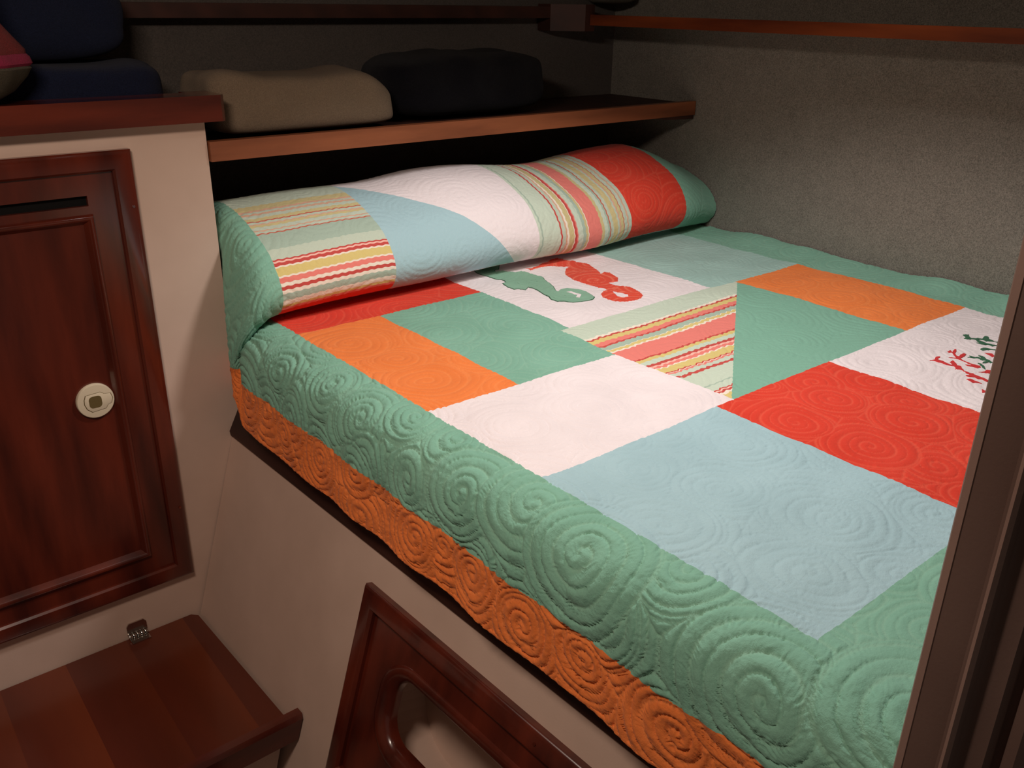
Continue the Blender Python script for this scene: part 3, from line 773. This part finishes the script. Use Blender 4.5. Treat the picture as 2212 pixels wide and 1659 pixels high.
GS = [(1.95,2.568),(1.972,2.56),(2.001,2.551),(2.019,2.528),(2.038,2.514),(2.016,2.488),(1.985,2.48),(1.983,2.466),(2.015,2.462),(2.027,2.438),(2.037,2.418),(2.067,2.421),(2.071,2.393),(2.071,2.362),(2.072,2.332),(2.076,2.311),(2.06,2.282),(2.05,2.246),(2.031,2.205),(2.001,2.159),(1.996,2.143),(2.024,2.158),(2.049,2.157),(2.065,2.136),(2.078,2.121),(2.083,2.098),(2.077,2.069),(2.067,2.043),(2.06,2.028),(2.042,2.017),(2.02,2.015),(1.989,2.019),(1.963,2.032),(1.949,2.058),(1.931,2.075),(1.925,2.101),(1.935,2.123),(1.937,2.154),(1.946,2.187),(1.955,2.213),(1.957,2.24),(1.957,2.253),(1.925,2.23),(1.915,2.251),(1.898,2.261),(1.894,2.287),(1.901,2.316),(1.907,2.337),(1.925,2.34),(1.934,2.362),(1.933,2.377),(1.924,2.398),(1.921,2.437),(1.914,2.472),(1.916,2.509),(1.931,2.543)]
GH = [(2.017,2.123),(2.033,2.115),(2.036,2.096),(2.038,2.072),(2.012,2.052),(2.006,2.064),(2.024,2.076),(2.02,2.102)]
RS = [(2.099,2.434),(2.116,2.425),(2.148,2.429),(2.195,2.451),(2.218,2.45),(2.257,2.471),(2.293,2.473),(2.299,2.448),(2.297,2.425),(2.315,2.412),(2.314,2.379),(2.33,2.359),(2.333,2.337),(2.307,2.28),(2.281,2.229),(2.267,2.21),(2.292,2.216),(2.306,2.2),(2.291,2.162),(2.288,2.141),(2.254,2.109),(2.237,2.118),(2.221,2.122),(2.211,2.098),(2.211,2.07),(2.227,2.058),(2.234,2.032),(2.229,2.001),(2.222,1.973),(2.203,1.941),(2.174,1.924),(2.141,1.923),(2.11,1.937),(2.087,1.958),(2.081,1.988),(2.084,2.017),(2.101,2.042),(2.128,2.057),(2.153,2.059),(2.158,2.082),(2.15,2.102),(2.15,2.13),(2.147,2.16),(2.143,2.184),(2.14,2.215),(2.15,2.251),(2.164,2.286),(2.187,2.315),(2.22,2.344),(2.253,2.359),(2.235,2.368),(2.218,2.381),(2.208,2.401),(2.181,2.413),(2.155,2.416),(2.124,2.413),(2.098,2.404),(2.105,2.422)]
RH = [(2.147,2.03),(2.156,2.016),(2.16,1.997),(2.165,1.976),(2.155,1.964),(2.135,1.969),(2.125,1.987)]
def clampv(q): return [(a, min(b, 2.455)) for a, b in q]
def scallop(q, amp=.0022, seg=.011):
    out = []
    for i in range(len(q)):
        a = Vector((*q[i], 0)); b = Vector((*q[(i+1) % len(q)], 0)); n = max(1, int((b-a).length/seg)); t = (b-a).normalized() if (b-a).length > 1e-6 else Vector((1, 0, 0)); nn = Vector((t.y, -t.x, 0))
        for k in range(n):
            out.append(tuple((a+(b-a)*k/n)[:2])); out.append(tuple((a+(b-a)*(k+.5)/n+nn*amp)[:2]))
    return out
def dedupe(q):
    o = []
    for p in q:
        if not o or (abs(p[0]-o[-1][0])+abs(p[1]-o[-1][1])) > 1e-4: o.append(p)
    return o
applique('seahorse_edging', [GS], M_gedge, label='dark green stitched outline of the green seahorse', lift=.0010)
cg = Vector((sum(p[0] for p in GS)/len(GS), sum(p[1] for p in GS)/len(GS)))
def inset_poly(q, d):
    """move every corner inwards along its bisector"""
    area = sum(q[i][0]*q[(i+1) % len(q)][1]-q[(i+1) % len(q)][0]*q[i][1] for i in range(len(q)))
    sg = 1 if area > 0 else -1; out = []
    for i in range(len(q)):
        a, b, c = Vector(q[i-1]), Vector(q[i]), Vector(q[(i+1) % len(q)])
        t = ((b-a).normalized()+(c-b).normalized());
        if t.length < .2: out.append(tuple(b)); continue
        t.normalize(); nrm = Vector((-t.y, t.x))*sg; out.append(tuple(b+nrm*d))
    return out
applique('green_seahorse', [inset_poly(GS, .0028)], M_gapp, label='sage green seahorse shape', lift=.0022)
applique('tail_gap', [GH], M_white, label='white opening in the green tail curl', lift=.0034)
applique('red_seahorse', [scallop(RS)], M_rapp, label='coral red seahorse shape', lift=.0018)
applique('tail_gap', [RH], M_white, label='white opening in the red tail curl', lift=.0030)
CR = [[(2.405,1.038),(2.42,1.031),(2.436,1.038),(2.447,1.039),(2.457,1.034),(2.45,1.03),(2.437,1.03),(2.43,1.024),(2.43,1.012),(2.42,.998),(2.417,.986),(2.419,.98),(2.437,.996),(2.452,.995),(2.444,.984),(2.426,.97),(2.425,.959),(2.406,.946),(2.397,.933),(2.399,.922),(2.402,.914),(2.397,.906),(2.395,.897),(2.396,.885),(2.392,.873),(2.388,.863),(2.379,.868),(2.383,.882),(2.378,.89),(2.379,.9),(2.371,.909),(2.372,.921),(2.387,.916),(2.389,.928),(2.398,.941),(2.397,.951),(2.395,.961),(2.404,.962),(2.411,.972),(2.409,.978),(2.405,.991),(2.412,1.004),(2.41,1.015),(2.413,1.025)],
 [(2.508,1.038),(2.523,1.037),(2.517,1.028),(2.54,1.033),(2.542,1.029),(2.526,1.021),(2.509,1.017),(2.494,1.004),(2.494,.998),(2.512,1.002),(2.529,1.0),(2.527,.993),(2.509,.989),(2.492,.99),(2.48,.987),(2.476,.976),(2.47,.967),(2.472,.958),(2.465,.945),(2.467,.936),(2.472,.93),(2.464,.922),(2.447,.924),(2.45,.935),(2.444,.945),(2.446,.957),(2.453,.947),(2.455,.941),(2.467,.962),(2.469,.972),(2.474,.985),(2.474,.994),(2.474,1.003),(2.467,1.014),(2.478,1.005),(2.48,.999),(2.495,1.013),(2.51,1.026),(2.507,1.031)],
 [(2.578,.964),(2.583,.955),(2.587,.947),(2.576,.931),(2.567,.938),(2.571,.952)],[(2.349,.908),(2.357,.902),(2.358,.892),(2.355,.88),(2.355,.869),(2.349,.878),(2.34,.889),(2.344,.899)],[(2.317,.852),(2.315,.844),(2.325,.84),(2.309,.833),(2.295,.841)],[(2.425,.911),(2.441,.902),(2.459,.903),(2.469,.891),(2.447,.881),(2.437,.896)]]
CG = [[(2.686,1.078),(2.701,1.077),(2.71,1.07),(2.691,1.063),(2.677,1.051),(2.682,1.039),(2.696,1.037),(2.699,1.026),(2.722,1.031),(2.738,1.032),(2.733,1.022),(2.711,1.009),(2.71,1.002),(2.707,.991),(2.717,.975),(2.713,.973),(2.702,.991),(2.692,1.002),(2.688,1.014),(2.688,1.027),(2.679,1.031),(2.671,1.013),(2.664,.997),(2.668,.984),(2.675,.971),(2.684,.961),(2.678,.958),(2.667,.971),(2.654,.976),(2.657,.99),(2.645,1.002),(2.642,1.017),(2.653,1.007),(2.661,1.021),(2.674,1.034),(2.666,1.044),(2.654,1.05),(2.657,1.061),(2.669,1.06),(2.682,1.07)],
 [(2.598,.986),(2.611,.985),(2.623,.977),(2.623,.967),(2.634,.953),(2.648,.945),(2.642,.942),(2.628,.953),(2.619,.964),(2.608,.97),(2.594,.977)],
 [(2.506,.979),(2.512,.972),(2.522,.982),(2.521,.971),(2.53,.959),(2.528,.948),(2.539,.959),(2.543,.966),(2.55,.958),(2.546,.949),(2.531,.937),(2.532,.929),(2.522,.915),(2.527,.906),(2.519,.919),(2.52,.926),(2.503,.927),(2.496,.933),(2.51,.936),(2.523,.931),(2.52,.945),(2.522,.958),(2.512,.968)],
 [(2.485,.941),(2.487,.932),(2.476,.918),(2.458,.907),(2.461,.915),(2.474,.926)]]
for q in CR: applique('coral_branch', [q], M_rdark, label='red coral branch shape', lift=.0016)
for q in CG: applique('coral_branch', [q], M_gdark, label='dark green coral branch shape', lift=.0020)
